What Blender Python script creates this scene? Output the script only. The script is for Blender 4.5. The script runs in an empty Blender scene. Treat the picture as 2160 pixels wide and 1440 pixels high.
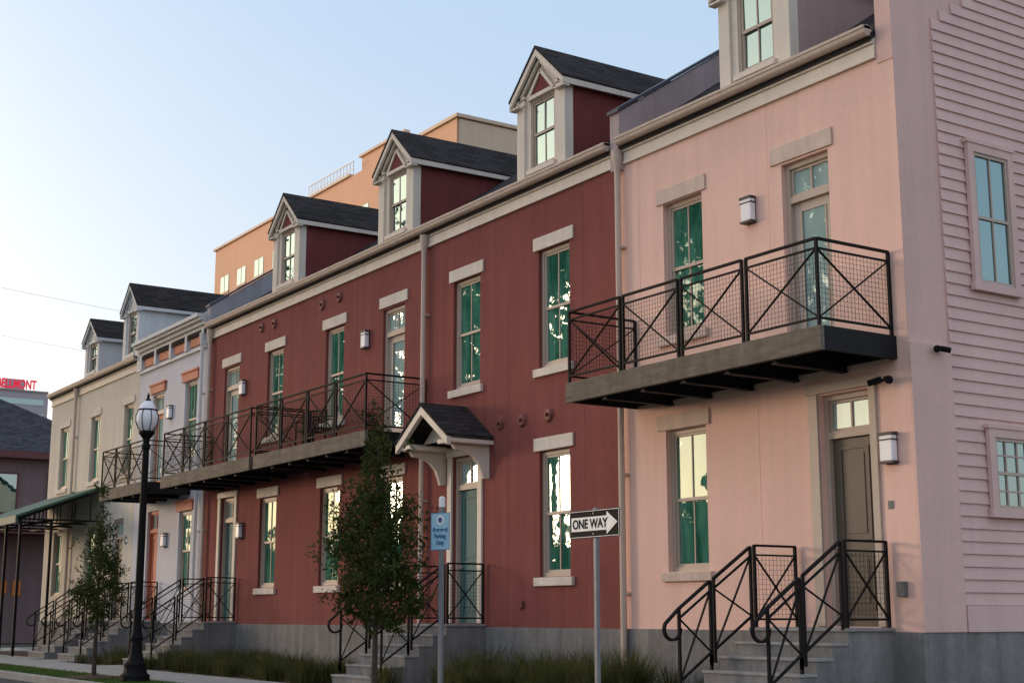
import bpy, math, random
import numpy as np
from mathutils import Vector
random.seed(7)
R=random.Random(11)
scene=bpy.context.scene
COL=scene.collection
G=0.12
# ------------------------------------------------------------------ materials
def newmat(name):
    m=bpy.data.materials.new(name); m.use_nodes=True
    nt=m.node_tree; nt.nodes.clear()
    out=nt.nodes.new('ShaderNodeOutputMaterial')
    return m,nt,out
def N(nt,t,**k):
    n=nt.nodes.new(t)
    for a,b in k.items(): setattr(n,a,b)
    return n
def mix(nt,fac,a,b,bt='MIX'):
    n=nt.nodes.new('ShaderNodeMix'); n.data_type='RGBA'; n.blend_type=bt
    for s,v in ((0,fac),(6,a),(7,b)):
        if hasattr(v,'links') or hasattr(v,'is_linked'): nt.links.new(v,n.inputs[s])
        elif s==0: n.inputs[s].default_value=v
        else: n.inputs[s].default_value=(v[0],v[1],v[2],1)
    return n.outputs[2]
def noise(nt,scale,detail=4,vec=None,mapscale=None,rough=.6):
    tc=nt.nodes.new('ShaderNodeTexCoord'); src=tc.outputs['Object']
    if mapscale:
        mp=nt.nodes.new('ShaderNodeMapping'); mp.inputs['Scale'].default_value=mapscale
        nt.links.new(src,mp.inputs[0]); src=mp.outputs[0]
    n=nt.nodes.new('ShaderNodeTexNoise'); n.inputs['Scale'].default_value=scale
    n.inputs['Detail'].default_value=detail; n.inputs['Roughness'].default_value=rough
    nt.links.new(src,n.inputs['Vector'])
    return n.outputs['Fac']
def ramp(nt,fac,stops):
    n=nt.nodes.new('ShaderNodeValToRGB'); e=n.color_ramp.elements
    while len(e)<len(stops): e.new(.5)
    for i,(p,c) in enumerate(stops):
        e[i].position=p; e[i].color=(c[0],c[1],c[2],1)
    nt.links.new(fac,n.inputs[0]); return n.outputs[0]
def surf(name,col,rough=.8,var=.15,scale=1.2,streak=.0,bump=.0,bscale=60,metal=0,dirt=None,spec=.3):
    m,nt,out=newmat(name)
    p=N(nt,'ShaderNodeBsdfPrincipled'); p.inputs['Roughness'].default_value=rough
    p.inputs['Metallic'].default_value=metal; p.inputs['Specular IOR Level'].default_value=spec
    a=noise(nt,scale,6)
    lo=tuple(c*(1-var) for c in col); hi=tuple(min(1,c*(1+var)) for c in col)
    c=ramp(nt,a,[(.3,lo),(.7,hi)])
    if streak:
        s=noise(nt,1.0,5,mapscale=(5,5,.25))
        sc=ramp(nt,s,[(.35,(1-streak,)*3),(.6,(1,1,1))])
        c=mix(nt,1.0,c,sc,'MULTIPLY')
        s=noise(nt,14,3)
        sc=ramp(nt,s,[(.3,(1-streak*.6,)*3),(.65,(1,1,1))])
        c=mix(nt,1.0,c,sc,'MULTIPLY')
    if dirt:
        s=noise(nt,dirt[1],6,mapscale=dirt[2] if len(dirt)>2 else None)
        f=ramp(nt,s,[(.42,(0,0,0)),(.75,(1,1,1))])
        c=mix(nt,f,c,dirt[0])
    nt.links.new(c,p.inputs['Base Color'])
    if bump:
        b=N(nt,'ShaderNodeBump'); b.inputs['Strength'].default_value=bump; b.inputs['Distance'].default_value=.02
        nt.links.new(noise(nt,bscale,5),b.inputs['Height']); nt.links.new(b.outputs[0],p.inputs['Normal'])
    nt.links.new(p.outputs[0],out.inputs[0]); return m
def glassmat(name,base,base2,fac=.4,tint=(.85,.95,.92),nscale=1.3):
    m,nt,out=newmat(name)
    d=N(nt,'ShaderNodeBsdfDiffuse'); g=N(nt,'ShaderNodeBsdfGlossy'); g.inputs['Roughness'].default_value=.015
    g.inputs['Color'].default_value=(*tint,1)
    c=ramp(nt,noise(nt,nscale,5,mapscale=(3,1,.8)),[(.38,base),(.62,base2)])
    nt.links.new(c,d.inputs[0])
    lw=N(nt,'ShaderNodeLayerWeight'); lw.inputs['Blend'].default_value=.35
    ad=N(nt,'ShaderNodeMath',operation='MULTIPLY_ADD'); ad.inputs[1].default_value=.45; ad.inputs[2].default_value=fac
    nt.links.new(lw.outputs['Fresnel'],ad.inputs[0])
    b=N(nt,'ShaderNodeBump'); b.inputs['Strength'].default_value=.06; b.inputs['Distance'].default_value=.02
    nt.links.new(noise(nt,2.2,2),b.inputs['Height']); nt.links.new(b.outputs[0],g.inputs['Normal'])
    mx=N(nt,'ShaderNodeMixShader'); nt.links.new(ad.outputs[0],mx.inputs[0])
    nt.links.new(d.outputs[0],mx.inputs[1]); nt.links.new(g.outputs[0],mx.inputs[2])
    nt.links.new(mx.outputs[0],out.inputs[0]); return m
def leafmat(name,dark,light,scale=2.5):
    m,nt,out=newmat(name)
    c=ramp(nt,noise(nt,scale,5),[(.35,dark),(.65,light)])
    d=N(nt,'ShaderNodeBsdfDiffuse'); t=N(nt,'ShaderNodeBsdfTranslucent')
    nt.links.new(c,d.inputs[0]); nt.links.new(c,t.inputs[0])
    mx=N(nt,'ShaderNodeMixShader'); mx.inputs[0].default_value=.3
    nt.links.new(d.outputs[0],mx.inputs[1]); nt.links.new(t.outputs[0],mx.inputs[2]); nt.links.new(mx.outputs[0],out.inputs[0]); return m
def shingles(name,col):
    m,nt,out=newmat(name)
    p=N(nt,'ShaderNodeBsdfPrincipled'); p.inputs['Roughness'].default_value=.95; p.inputs['Specular IOR Level'].default_value=.15
    tc=N(nt,'ShaderNodeTexCoord'); sp=N(nt,'ShaderNodeSeparateXYZ'); nt.links.new(tc.outputs['Object'],sp.inputs[0])
    ad=N(nt,'ShaderNodeMath',operation='ADD'); nt.links.new(sp.outputs[0],ad.inputs[0]); 
    cb=N(nt,'ShaderNodeCombineXYZ'); nt.links.new(sp.outputs[1],ad.inputs[1])
    nt.links.new(ad.outputs[0],cb.inputs[0]); nt.links.new(sp.outputs[2],cb.inputs[1])
    b=N(nt,'ShaderNodeTexBrick'); nt.links.new(cb.outputs[0],b.inputs['Vector'])
    b.inputs['Scale'].default_value=1; b.inputs['Brick Width'].default_value=.3; b.inputs['Row Height'].default_value=.09
    b.inputs['Mortar Size'].default_value=.006
    b.inputs['Color1'].default_value=(*[c*1.4 for c in col],1); b.inputs['Color2'].default_value=(*[c*.7 for c in col],1)
    b.inputs['Mortar'].default_value=(*[c*.3 for c in col],1)
    nt.links.new(b.outputs[0],p.inputs['Base Color']); nt.links.new(p.outputs[0],out.inputs[0]); return m

M={}
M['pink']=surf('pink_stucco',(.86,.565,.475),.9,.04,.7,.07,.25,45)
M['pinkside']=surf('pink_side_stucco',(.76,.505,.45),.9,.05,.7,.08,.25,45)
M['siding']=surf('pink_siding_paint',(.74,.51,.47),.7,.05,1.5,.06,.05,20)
M['joint']=surf('control_joint',(.72,.46,.385),.9,.05,2)
M['rjoint']=surf('red_control_joint',(.20,.064,.058),.9,.05,2)
M['red']=surf('red_stucco',(.255,.078,.068),.88,.10,.7,.15,.3,45,spec=.2)
M['redsid']=surf('red_siding_paint',(.205,.050,.050),.8,.08,1.0,.12,.1,30,spec=.2)
M['lav']=surf('lavender_stucco',(.68,.67,.73),.88,.06,.7,.08,.25,45)
M['beige']=surf('beige_stucco',(.70,.64,.55),.88,.06,.7,.10,.25,45)
M['mauve']=surf('mauve_siding_paint',(.45,.32,.30),.75,.06,1.0,.1,.1,30)
M['grayblue']=surf('firewall_stucco',(.42,.40,.43),.85,.1,1.0,.12,.2,30)
M['firepink']=surf('mauve_firewall_stucco',(.50,.39,.38),.85,.1,1.0,.12,.2,30)
M['white']=surf('white_paint',(.74,.73,.73),.6,.05,1.0,.08)
M['cream']=surf('cream_trim_paint',(.78,.68,.58),.6,.06,1.5,.08,.05,30)
M['lintel']=surf('cast_stone',(.76,.67,.58),.85,.08,2.5,.12,.15,60)
M['plintel']=surf('pink_cast_stone',(.70,.54,.46),.85,.08,2.5,.12,.15,60)
M['frame']=surf('taupe_window_paint',(.50,.40,.33),.5,.05,2)
M['orange']=surf('orange_paint',(.55,.17,.10),.6,.08,2,.08)
M['conc']=surf('foundation_concrete',(.25,.24,.235),.9,.18,1.4,.28,.35,30)
M['step']=surf('step_concrete',(.33,.32,.31),.85,.15,3,.18,.2,50)
M['roof']=shingles('asphalt_shingles',(.036,.031,.031))
M['iron']=surf('black_iron_paint',(.012,.011,.012),.6,.2,8,spec=.08)
M['steel']=surf('dark_steel_beam',(.018,.018,.021),.6,.2,4,.1,spec=.12)
M['wood']=surf('weathered_timber',(.20,.165,.13),.85,.22,2.5,.25,.3,25,dirt=((.10,.08,.062),2.5,(1,1,6)))
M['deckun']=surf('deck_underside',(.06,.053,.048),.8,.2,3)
M['glass']=glassmat('window_glass',(.02,.10,.07),(.08,.26,.19),.15)
M['glassl']=glassmat('door_glass',(.30,.44,.43),(.40,.54,.53),.16)
M['glassd']=glassmat('dark_window_glass',(.01,.035,.04),(.03,.09,.09),.34,(.68,.88,.88))
M['doorb']=surf('taupe_door_paint',(.11,.088,.07),.45,.06,2,.06)
M['doort']=surf('teal_door_paint',(.08,.17,.17),.55,.06,2,.06,spec=.15)
M['doorc']=surf('cream_door_paint',(.50,.42,.36),.5,.06,2)
M['lampg']=surf('lamp_frosted_glass',(.88,.86,.90),.3,.03,2)
M['fix']=surf('bronze_fixture',(.07,.06,.06),.5,.1,3)
M['green']=surf('green_awning',(.05,.11,.07),.6,.15,2,.15)
M['pipe']=surf('downspout_paint',(.60,.47,.39),.5,.06,2,.1)
M['bolt']=surf('painted_iron',(.19,.06,.05),.6,.2,9)
M['sunpeach']=surf('sunlit_peach_stucco',(.60,.36,.245),.9,.05,.15,.06)  # low sun's warmth is put into the base colour
M['tan']=surf('tan_stucco',(.64,.50,.38),.9,.05,.15,.06)
M['bark']=surf('bark',(.075,.058,.045),.9,.25,20,.2,.4,40)
M['leaf']=leafmat('leaves',(.020,.036,.014),(.08,.095,.032),3)
M['leaf2']=leafmat('oak_leaves',(.02,.06,.03),(.07,.15,.07),.5)
M['blade']=leafmat('grass_blades',(.035,.05,.015),(.13,.125,.05),3)
M['lawnb']=leafmat('lawn_blades',(.05,.10,.02),(.10,.17,.035),3)
M['lawn']=surf('lawn_soil',(.05,.09,.025),.95,.3,4)
M['mulch']=surf('mulch',(.075,.042,.03),.95,.4,14,.0,.8,30)
M['asphalt']=surf('asphalt',(.05,.05,.052),.9,.2,3,.0,.4,80)
M['walk']=surf('sidewalk_concrete',(.36,.345,.33),.9,.12,1.5,.15,.2,60)
M['dirt']=surf('ground_cover',(.11,.11,.08),.95,.3,.2,.0,.3,5)
M['sw']=surf('white_sign_sheeting',(.80,.80,.80),.5,.05,6,.06)
M['sk']=surf('black_sign_sheeting',(.010,.010,.011),.6,.1,6,spec=.06)
M['sb']=surf('light_blue_sign_sheeting',(.30,.54,.68),.5,.05,6,.06)
M['sbd']=surf('blue_sign_ink',(.03,.10,.28),.5,.05,6)
M['galv']=surf('galvanised_post',(.20,.205,.225),.5,.12,8,.1,metal=.1)
M['capm']=surf('dark_metal_coping',(.07,.075,.10),.5,.12,3,.1)
M['pot']=surf('terracotta',(.16,.07,.045),.8,.12,6)
M['wire']=surf('aluminium_wire',(.3,.3,.32),.5,.1,1)
M['housew']=surf('mauve_house_paint',(.20,.14,.145),.8,.08,.8,.1)
M['housetrim']=surf('brown_red_trim',(.14,.055,.055),.7,.08,1)
M['hroof']=shingles('slate_roof',(.055,.055,.066))
M['far']=surf('far_grey_panels',(.40,.37,.40),.9,.06,.05)
m,nt,out=newmat('red_lit_letters'); e=N(nt,'ShaderNodeEmission'); e.inputs[0].default_value=(.75,.04,.08,1); e.inputs[1].default_value=.9
nt.links.new(e.outputs[0],out.inputs[0]); M['redsign']=m
m,nt,out=newmat('lit_window'); e=N(nt,'ShaderNodeEmission'); e.inputs[0].default_value=(.9,.32,.10,1); e.inputs[1].default_value=.16
nt.links.new(e.outputs[0],out.inputs[0]); M['litwin']=m

# ------------------------------------------------------------------ builder
def empty(name):
    o=bpy.data.objects.new(name,None); COL.objects.link(o); o.empty_display_size=.3; return o
class B:
    def __init__(s,name,mat,parent=None): s.n=name; s.m=mat; s.p=parent; s.v=[]; s.f=[]
    def poly(s,pts):
        i=len(s.v); s.v+= [tuple(p) for p in pts]; s.f.append(tuple(range(i,i+len(pts)))); return s
    def box(s,x0,x1,y0,y1,z0,z1):
        if x0>x1:x0,x1=x1,x0
        if y0>y1:y0,y1=y1,y0
        if z0>z1:z0,z1=z1,z0
        i=len(s.v)
        s.v+=[(x0,y0,z0),(x1,y0,z0),(x1,y1,z0),(x0,y1,z0),(x0,y0,z1),(x1,y0,z1),(x1,y1,z1),(x0,y1,z1)]
        s.f+=[tuple(i+k for k in q) for q in ((0,3,2,1),(4,5,6,7),(0,1,5,4),(1,2,6,5),(2,3,7,6),(3,0,4,7))]; return s
    def bar(s,a,b,w,h=None,up=(0,0,1)):
        h=h or w; a=Vector(a);b=Vector(b);d=(b-a)
        if d.length<1e-6: return s
        d.normalize(); u=Vector(up)
        if abs(d.dot(u))>.98: u=Vector((0,1,0)) if abs(d.y)<.9 else Vector((1,0,0))
        r=d.cross(u).normalized(); u=r.cross(d).normalized(); i=len(s.v)
        for p in (a,b):
            for sx,sz in ((-1,-1),(1,-1),(1,1),(-1,1)): s.v.append(tuple(p+r*sx*w/2+u*sz*h/2))
        s.f+=[tuple(i+k for k in q) for q in ((0,1,2,3),(7,6,5,4),(0,4,5,1),(1,5,6,2),(2,6,7,3),(3,7,4,0))]; return s
    def cyl(s,a,b,r0,r1=None,n=10,cap=True):
        r1=r0 if r1 is None else r1; a=Vector(a);b=Vector(b);d=(b-a).normalized()
        u=Vector((0,0,1)) if abs(d.z)<.9 else Vector((1,0,0)); r=d.cross(u).normalized(); u=r.cross(d)
        i=len(s.v)
        for p,rr in ((a,r0),(b,r1)):
            for k in range(n):
                t=2*math.pi*k/n; s.v.append(tuple(p+r*math.cos(t)*rr+u*math.sin(t)*rr))
        for k in range(n): s.f.append((i+k,i+(k+1)%n,i+n+(k+1)%n,i+n+k))
        if cap: s.f.append(tuple(i+k for k in range(n))[::-1]); s.f.append(tuple(i+n+k for k in range(n)))
        return s
    def lathe(s,c,prof,n=20):
        i=len(s.v); c=Vector(c)
        for z,r in prof:
            for k in range(n):
                t=2*math.pi*k/n; s.v.append((c.x+math.cos(t)*r,c.y+math.sin(t)*r,c.z+z))
        for j in range(len(prof)-1):
            for k in range(n):
                a=i+j*n+k;b=i+j*n+(k+1)%n; s.f.append((a,b,b+n,a+n))
        return s
    def prismX(s,yz,x0,x1):
        i=len(s.v); n=len(yz)
        for x in (x0,x1):
            for y,z in yz: s.v.append((x,y,z))
        s.f.append(tuple(i+k for k in range(n))[::-1]); s.f.append(tuple(i+n+k for k in range(n)))
        for k in range(n): s.f.append((i+k,i+(k+1)%n,i+n+(k+1)%n,i+n+k))
        return s
    def prismY(s,xz,y0,y1):
        i=len(s.v); n=len(xz)
        for y in (y0,y1):
            for x,z in xz: s.v.append((x,y,z))
        s.f.append(tuple(i+k for k in range(n))); s.f.append(tuple(i+n+k for k in range(n))[::-1])
        for k in range(n): s.f.append((i+k,i+n+k,i+n+(k+1)%n,i+(k+1)%n))
        return s
    def done(s,bevel=0,smooth=False):
        if not s.v: return None
        me=bpy.data.meshes.new(s.n); me.from_pydata(s.v,[],s.f); me.update()
        o=bpy.data.objects.new(s.n,me); COL.objects.link(o); me.materials.append(M[s.m] if isinstance(s.m,str) else s.m)
        if s.p: o.parent=s.p
        if bevel:
            bm=o.modifiers.new('bevel','BEVEL'); bm.width=bevel; bm.segments=2; bm.limit_method='ANGLE'
        if smooth:
            for p in me.polygons: p.use_smooth=True
        return o

def wall(b,x0,x1,z0,z1,holes,y=0,depth=.15):
    xs=sorted({x0,x1,*[h[0] for h in holes],*[h[1] for h in holes]})
    zs=sorted({z0,z1,*[h[2] for h in holes],*[h[3] for h in holes]})
    for i in range(len(xs)-1):
        for j in range(len(zs)-1):
            cx=(xs[i]+xs[i+1])/2; cz=(zs[j]+zs[j+1])/2
            if any(h[0]<cx<h[1] and h[2]<cz<h[3] for h in holes): continue
            b.poly([(xs[i],y,zs[j]),(xs[i+1],y,zs[j]),(xs[i+1],y,zs[j+1]),(xs[i],y,zs[j+1])])
    for a,c,d,e in holes:
        y2=y+depth
        b.poly([(a,y,d),(a,y,e),(a,y2,e),(a,y2,d)]); b.poly([(c,y,d),(c,y2,d),(c,y2,e),(c,y,e)])
        b.poly([(a,y,e),(c,y,e),(c,y2,e),(a,y2,e)]); b.poly([(a,y,d),(a,y2,d),(c,y2,d),(c,y,d)])
def pane(g,x0,x1,z0,z1,y):
    e=[R.uniform(-.005,.005) for _ in range(2)]
    g.poly([(x0,y+e[0],z0),(x1,y,z0),(x1,y+e[1],z1),(x0,y+e[0]+e[1],z1)])
def window(fr,g,x0,x1,z0,z1,y=.07,w=.065,split=True):
    fr.box(x0,x0+w,y,y+.08,z0,z1); fr.box(x1-w,x1,y,y+.08,z0,z1)
    fr.box(x0+w,x1-w,y,y+.08,z1-w,z1); fr.box(x0+w,x1-w,y,y+.08,z0,z0+w)
    zm=(z0+z1)/2; xc=(x0+x1)/2; a=x0+w; c=x1-w
    s=.04
    for (lo,hi,yy) in ((zm-.02,z1-w,y+.02),(z0+w,zm+.02,y+.035)):
        fr.box(a,a+s,yy,yy+.03,lo,hi); fr.box(c-s,c,yy,yy+.03,lo,hi)
        fr.box(a+s,c-s,yy,yy+.03,hi-s,hi); fr.box(a+s,c-s,yy,yy+.03,lo,lo+s+.01)
        if split: fr.box(xc-.010,xc+.010,yy+.006,yy+.028,lo+s+.01,hi-s)
        pane(g,a+s,c-s,lo+s,hi-s,yy+.02)
def door(fr,sl,g,x0,x1,z0,z1,ztop,y=.08,glazed=False,panes=2):
    w=.07
    fr.box(x0,x0+w,y-.04,y+.07,z0,ztop); fr.box(x1-w,x1,y-.04,y+.07,z0,ztop)
    fr.box(x0+w,x1-w,y-.04,y+.07,ztop-w,ztop); fr.box(x0+w,x1-w,y-.04,y+.07,z1,z1+.09)
    a=x0+w;c=x1-w
    t0=z1+.09;t1=ztop-w
    fr.box(a,a+.04,y,y+.04,t0,t1); fr.box(c-.04,c,y,y+.04,t0,t1); fr.box(a+.04,c-.04,y,y+.04,t1-.04,t1); fr.box(a+.04,c-.04,y,y+.04,t0,t0+.04)
    for k in range(1,panes):
        x=a+(c-a)*k/panes; fr.box(x-.013,x+.013,y+.003,y+.035,t0+.04,t1-.04)
    pane(g,a+.04,c-.04,t0+.04,t1-.04,y+.025)
    yl=y+.03
    if glazed:
        m=.13
        sl.box(a,a+m,yl,yl+.04,z0,z1); sl.box(c-m,c,yl,yl+.04,z0,z1); sl.box(a+m,c-m,yl,yl+.04,z1-m,z1); sl.box(a+m,c-m,yl,yl+.04,z0,z0+.3)
        fr.box(a+m,a+m+.025,yl-.012,yl,z0+.3,z1-m); fr.box(c-m-.025,c-m,yl-.012,yl,z0+.3,z1-m)
        pane(g,a+m,c-m,z0+.3,z1-m,yl+.02)
    else:
        sl.box(a,c,yl,yl+.04,z0,z1); m=.12; zz=z0+(z1-z0)*.42
        for lo,hi in ((z0+.2,zz-.07),(zz+.07,z1-m)):
            for q in ((a+m,a+m+.03,lo,hi),(c-m-.03,c-m,lo,hi),(a+m+.03,c-m-.03,hi-.03,hi),(a+m+.03,c-m-.03,lo,lo+.03)):
                sl.box(q[0],q[1],yl-.015,yl,q[2],q[3])
            sl.box(a+m+.09,c-m-.09,yl-.01,yl,lo+.09,hi-.09)
        fr.cyl((a+.06,yl-.05,z0+1.0),(a+.06,yl,z0+1.0),.028,.02,8)
def wall_light(parent,x,z,y=0,w=.23,h=.38,name='wall_light'):
    g=B(name+'_glass','lampg',parent); g.box(x-w/2+.01,x+w/2-.01,y-.12,y-.02,z-h/2+.02,z+h/2-.03); g.done(.02)
    b=B(name+'_frame','fix',parent); b.box(x-w/2+.03,x+w/2-.03,y-.02,y-.001,z-h/2-.01,z+h/2+.01)
    b.box(x-w/2,x+w/2,y-.13,y-.02,z+h/2-.035,z+h/2); b.box(x-w/2,x+w/2,y-.13,y-.02,z-h/2,z-h/2+.025)
    b.box(x-w/2,x+w/2,y-.125,y-.02,z+h/2-.10,z+h/2-.082)
    b.done()

def rail(b,p0,p1,h=1.03,mesh=True,bottom=.1,cross=True,posts=(1,1),pw=.036):
    p0=Vector(p0);p1=Vector(p1); U=Vector((0,0,1)); L=(p1-p0).length
    if posts[0]: b.bar(p0,p0+U*h,pw)
    if posts[1]: b.bar(p1,p1+U*h,pw)
    b.bar(p0+U*h,p1+U*h,.05,.028); b.bar(p0+U*(h-.12),p1+U*(h-.12),.03,.022); b.bar(p0+U*bottom,p1+U*bottom,.03,.026)
    if cross:
        b.bar(p0+U*bottom,p1+U*(h-.12),.028,.014); b.bar(p1+U*bottom,p0+U*(h-.12),.028,.014)
    if mesh:
        n=max(2,int(L/.06))
        for k in range(1,n):
            q=p0+(p1-p0)*k/n; b.bar(q+U*bottom,q+U*(h-.12),.0034)
        m=int((h-.12-bottom)/.06)
        for k in range(1,m):
            z=bottom+(h-.12-bottom)*k/m; b.bar(p0+U*z,p1+U*z,.0034)
def balcony(parent,x0,x1,panels,z=4.7,proj=1.32,sides=(1,1)):
    w=B('balcony_fascia','wood',parent); w.box(x0,x1,-proj,-proj+.07,z-.30,z); w.done(.008)
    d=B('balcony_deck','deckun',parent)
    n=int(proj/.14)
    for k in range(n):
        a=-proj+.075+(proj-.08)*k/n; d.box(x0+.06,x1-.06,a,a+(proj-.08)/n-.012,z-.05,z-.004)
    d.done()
    s=B('balcony_steel_beams','steel',parent)
    for xx in (x0,x1-.06): s.box(xx,xx+.06,-proj+.072,-.002,z-.29,z+.003)
    nj=max(3,int((x1-x0)/.85))
    for k in range(1,nj):
        xx=x0+(x1-x0)*k/nj; s.box(xx-.03,xx+.03,-proj+.072,-.002,z-.33,z-.06)
        s.box(xx-.06,xx+.06,-proj+.074,-.004,z-.345,z-.331)
    s.box(x0+.065,x1-.065,-.06,-.004,z-.26,z-.055)
    s.done()
    b=B('balcony_railing','iron',parent); yr=-proj+.04
    a=x0+.05;c=x1-.05
    for k in range(panels):
        q0=a+(c-a)*k/panels+(.04 if k else 0); q1=a+(c-a)*(k+1)/panels-(.04 if k<panels-1 else 0)
        rail(b,(q0,yr,z),(q1,yr,z),1.08)
    for xx,on in ((a,sides[0]),(c,sides[1])):
        if on: rail(b,(xx,yr,z),(xx,-.03,z),1.08,posts=(0,1))
    b.done()
def stair(parent,x0,x1,zt=1.15,plat=.82,tread=.27,n=6,sides='both'):
    r=(zt-G)/n; c=B('stair_concrete','step',parent); k=B('stair_landing','conc',parent)
    k.box(x0,x1,-plat,-.041,G-.1,zt-.04); c.box(x0-.03,x1+.03,-plat-.03,-.043,zt-.04,zt)
    for i in range(1,n):
        y1=-plat-(i-1)*tread; y0=y1-tread; zz=zt-i*r
        k.box(x0+.002,x1-.002,y0,y1,G-.1,zz-.035); c.box(x0-.015,x1+.015,y0-.02,y1+(-.031 if i==1 else -.0),zz-.035,zz)
    c.done(.006); k.done()
    b=B('stair_railing','iron',parent); ye=-plat-(n-1)*tread; ze=zt-(n-1)*r
    for x in (x0+.05,x1-.05):
        rail(b,(x,-.06,zt),(x,-plat+.04,zt),1.03)
        ya=-plat-.03; ym=(ya+ye)/2; zm=(zt+ze)/2
        rail(b,(x,ya,zt-.02),(x,ym+.03,zm-.0),1.03,mesh=False,bottom=.16,pw=.034)
        rail(b,(x,ym-.03,zm-.03),(x,ye+.12,ze+.06),1.03,mesh=False,bottom=.16,pw=.034)
        b.bar((x,ym-.03,zm-.25),(x,ym-.03,zm+.1),.034); b.bar((x,ye+.12,G),(x,ye+.12,ze+.2),.034)
        sl=(ze+.06-(zm-.03))/((ye+.12)-(ym-.03)); P=Vector((x,ye+.12,ze+1.09)); pts=[P]
        for t in range(0,9):
            an=math.radians(60+t*27); pts.append(Vector((x,ye-.05-.13*math.sin(an)+.06,ze+.86+.13*math.cos(an)-.02)))
        for q0,q1 in zip(pts[:-1],pts[1:]): b.bar(q0,q1,.045,.03)
    b.done()

ZR=8.78; SL=.7
def roofz(y): return ZR+SL*y
def dormer(parent,x0,x1,wallm,ze=10.45,za=11.13,trim='cream',glass='glassd'):
    xc=(x0+x1)/2; yb=(ze-ZR)/SL; t=B('dormer_trim',trim,parent); s=B('dormer_side_walls',wallm,parent)
    g=B('dormer_glass',glass,parent); f=B('dormer_window_frame','frame',parent)
    wz0,wz1=9.0,ze-.18; hw=.37
    wall(t,x0+.001,x1-.001,8.6,ze,[(xc-hw,xc+hw,wz0,wz1)],y=-.001,depth=.1)
    window(f,g,xc-hw,xc+hw,wz0,wz1,y=.02,w=.04)
    t.poly([(x0,-.001,ze),(x1,-.001,ze),(xc,-.001,za-.05)])
    for a,c in ((x0-.028,x0+.2),(x1-.2,x1+.028)):
        t.box(a,c,-.047,-.003,8.7,ze-.1); t.box(a-.02,c+.02,-.065,-.003,ze-.22,ze-.13); t.box(a-.035,c+.035,-.08,-.003,ze-.1,ze-.05)
    for sgn,x in ((1,x1),(-1,x0)):
        s.poly([(x,0,8.5),(x,yb+.4,8.5),(x,yb+.0,ze),(x,0,ze)])
        a,c=(x+.002,x+.025) if sgn>0 else (x-.025,x-.002)
        t.box(a,c,-.0025,.13,8.8,ze-.2)
        a,c=(x+.002,x+.05) if sgn>0 else (x-.05,x-.002)
        t.box(a,c,.0,yb+.05,ze-.17,ze-.03)
    ov=.13; sl=(za-ze)/(x1-xc+.02); ex=x1+ov-xc; zeo=za-sl*ex
    r=B('dormer_roof','roof',parent)
    for sg in (1,-1):
        r.prismY([(xc,za),(xc+sg*ex,zeo),(xc+sg*ex,zeo+.035),(xc,za+.055)],-.17,(za-ZR)/SL+.1)
        t.prismY([(xc,za-.004),(xc+sg*(ex-.01),zeo-.004),(xc+sg*(ex-.01),zeo-.12),(xc,za-.14)],-.155,-.10)
        t.prismY([(xc,za-.15),(xc+sg*(ex-.1),zeo-.04),(xc+sg*(ex-.1),zeo-.12),(xc,za-.24)],-.08,-.035)
        t.prismX([(-.15,zeo-.11),(-.15,zeo-.006),(yb-.1,zeo-.006),(yb-.1,zeo-.09)],xc+sg*(ex-.03),xc+sg*(ex-.002))
        t.box(min(xc+sg*(ex-.28),xc+sg*ex),max(xc+sg*(ex-.28),xc+sg*ex),-.15,-.01,zeo-.15,zeo-.122)
    r.done()
    s.prismY([(xc-hw+.02,wz1+.09),(xc+hw-.02,wz1+.09),(xc,wz1+.45)],-.03,-.003)
    for sg in (1,-1): t.bar((xc+sg*(hw+.02),-.035,wz1+.05),(xc,-.035,wz1+.48),.05,.06)
    t.box(xc-hw-.03,xc+hw+.03,-.06,-.003,wz1+.01,wz1+.08)
    t.box(xc-hw-.05,xc+hw+.05,-.07,-.003,wz0-.09,wz0-.005)
    for o in (t,s,g,f): o.done()

def main_roof(parent,x0,x1):
    r=B('roof','roof',parent); yr=4.6
    r.prismX([(-.1,roofz(-.1)-.1),(-.1,roofz(-.1)),(yr,roofz(yr)),(2*yr+.1,roofz(-.1)),(2*yr+.1,roofz(-.1)-.1),(yr,roofz(yr)-.1)],x0,x1); r.done()
def shell(parent,x0,x1,m):
    b=B('rear_walls',m,parent); b.box(x0+.02,x1-.02,9.0,9.2,0,8.7); b.done()
    b=B('side_walls',m,parent)
    for x in (x0,x1-.2): b.prismX([(.21,0),(8.99,0),(8.99,8.65),(4.6,roofz(4.6)-.13),(.21,8.75)],x+.005,x+.195)
    b.done()
def firewall(parent,x,m,w=.24,top=9.25,y0=-.1,capm='capm'):
    b=B('firewall',m,parent); yr=4.6; s=.68
    b.prismX([(y0,8.3),(y0,top),(yr,top+s*(yr-y0)),(2*yr+.1,top),(2*yr+.1,8.3)],x-w/2,x+w/2); b.done()
    c=B('firewall_cap',capm,parent); c.prismX([(y0-.04,top+.004),(y0-.04,top+.06),(yr,top+s*(yr-y0)+.06),(yr,top+s*(yr-y0)+.004)],x-w/2-.03,x+w/2+.03)
    c.prismX([(yr,top+s*(yr-y0)+.004),(yr,top+s*(yr-y0)+.06),(2*yr+.1,top+.06),(2*yr+.1,top+.004)],x-w/2-.03,x+w/2+.03); c.done()
def eave(parent,x0,x1,m='cream'):
    b=B('frieze_board',m,parent); b.box(x0,x1,-.035,-.002,8.431,8.579); b.box(x0,x1,-.07,-.002,8.58,8.70); b.box(x0,x1,-.05,-.002,8.38,8.43); b.done(.004)
    g=B('gutter','pipe',parent); g.cyl((x0,-.14,8.74),(x1,-.14,8.74),.075,n=12); g.box(x0,x1,-.225,-.07,8.76,8.80); g.done()
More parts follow.
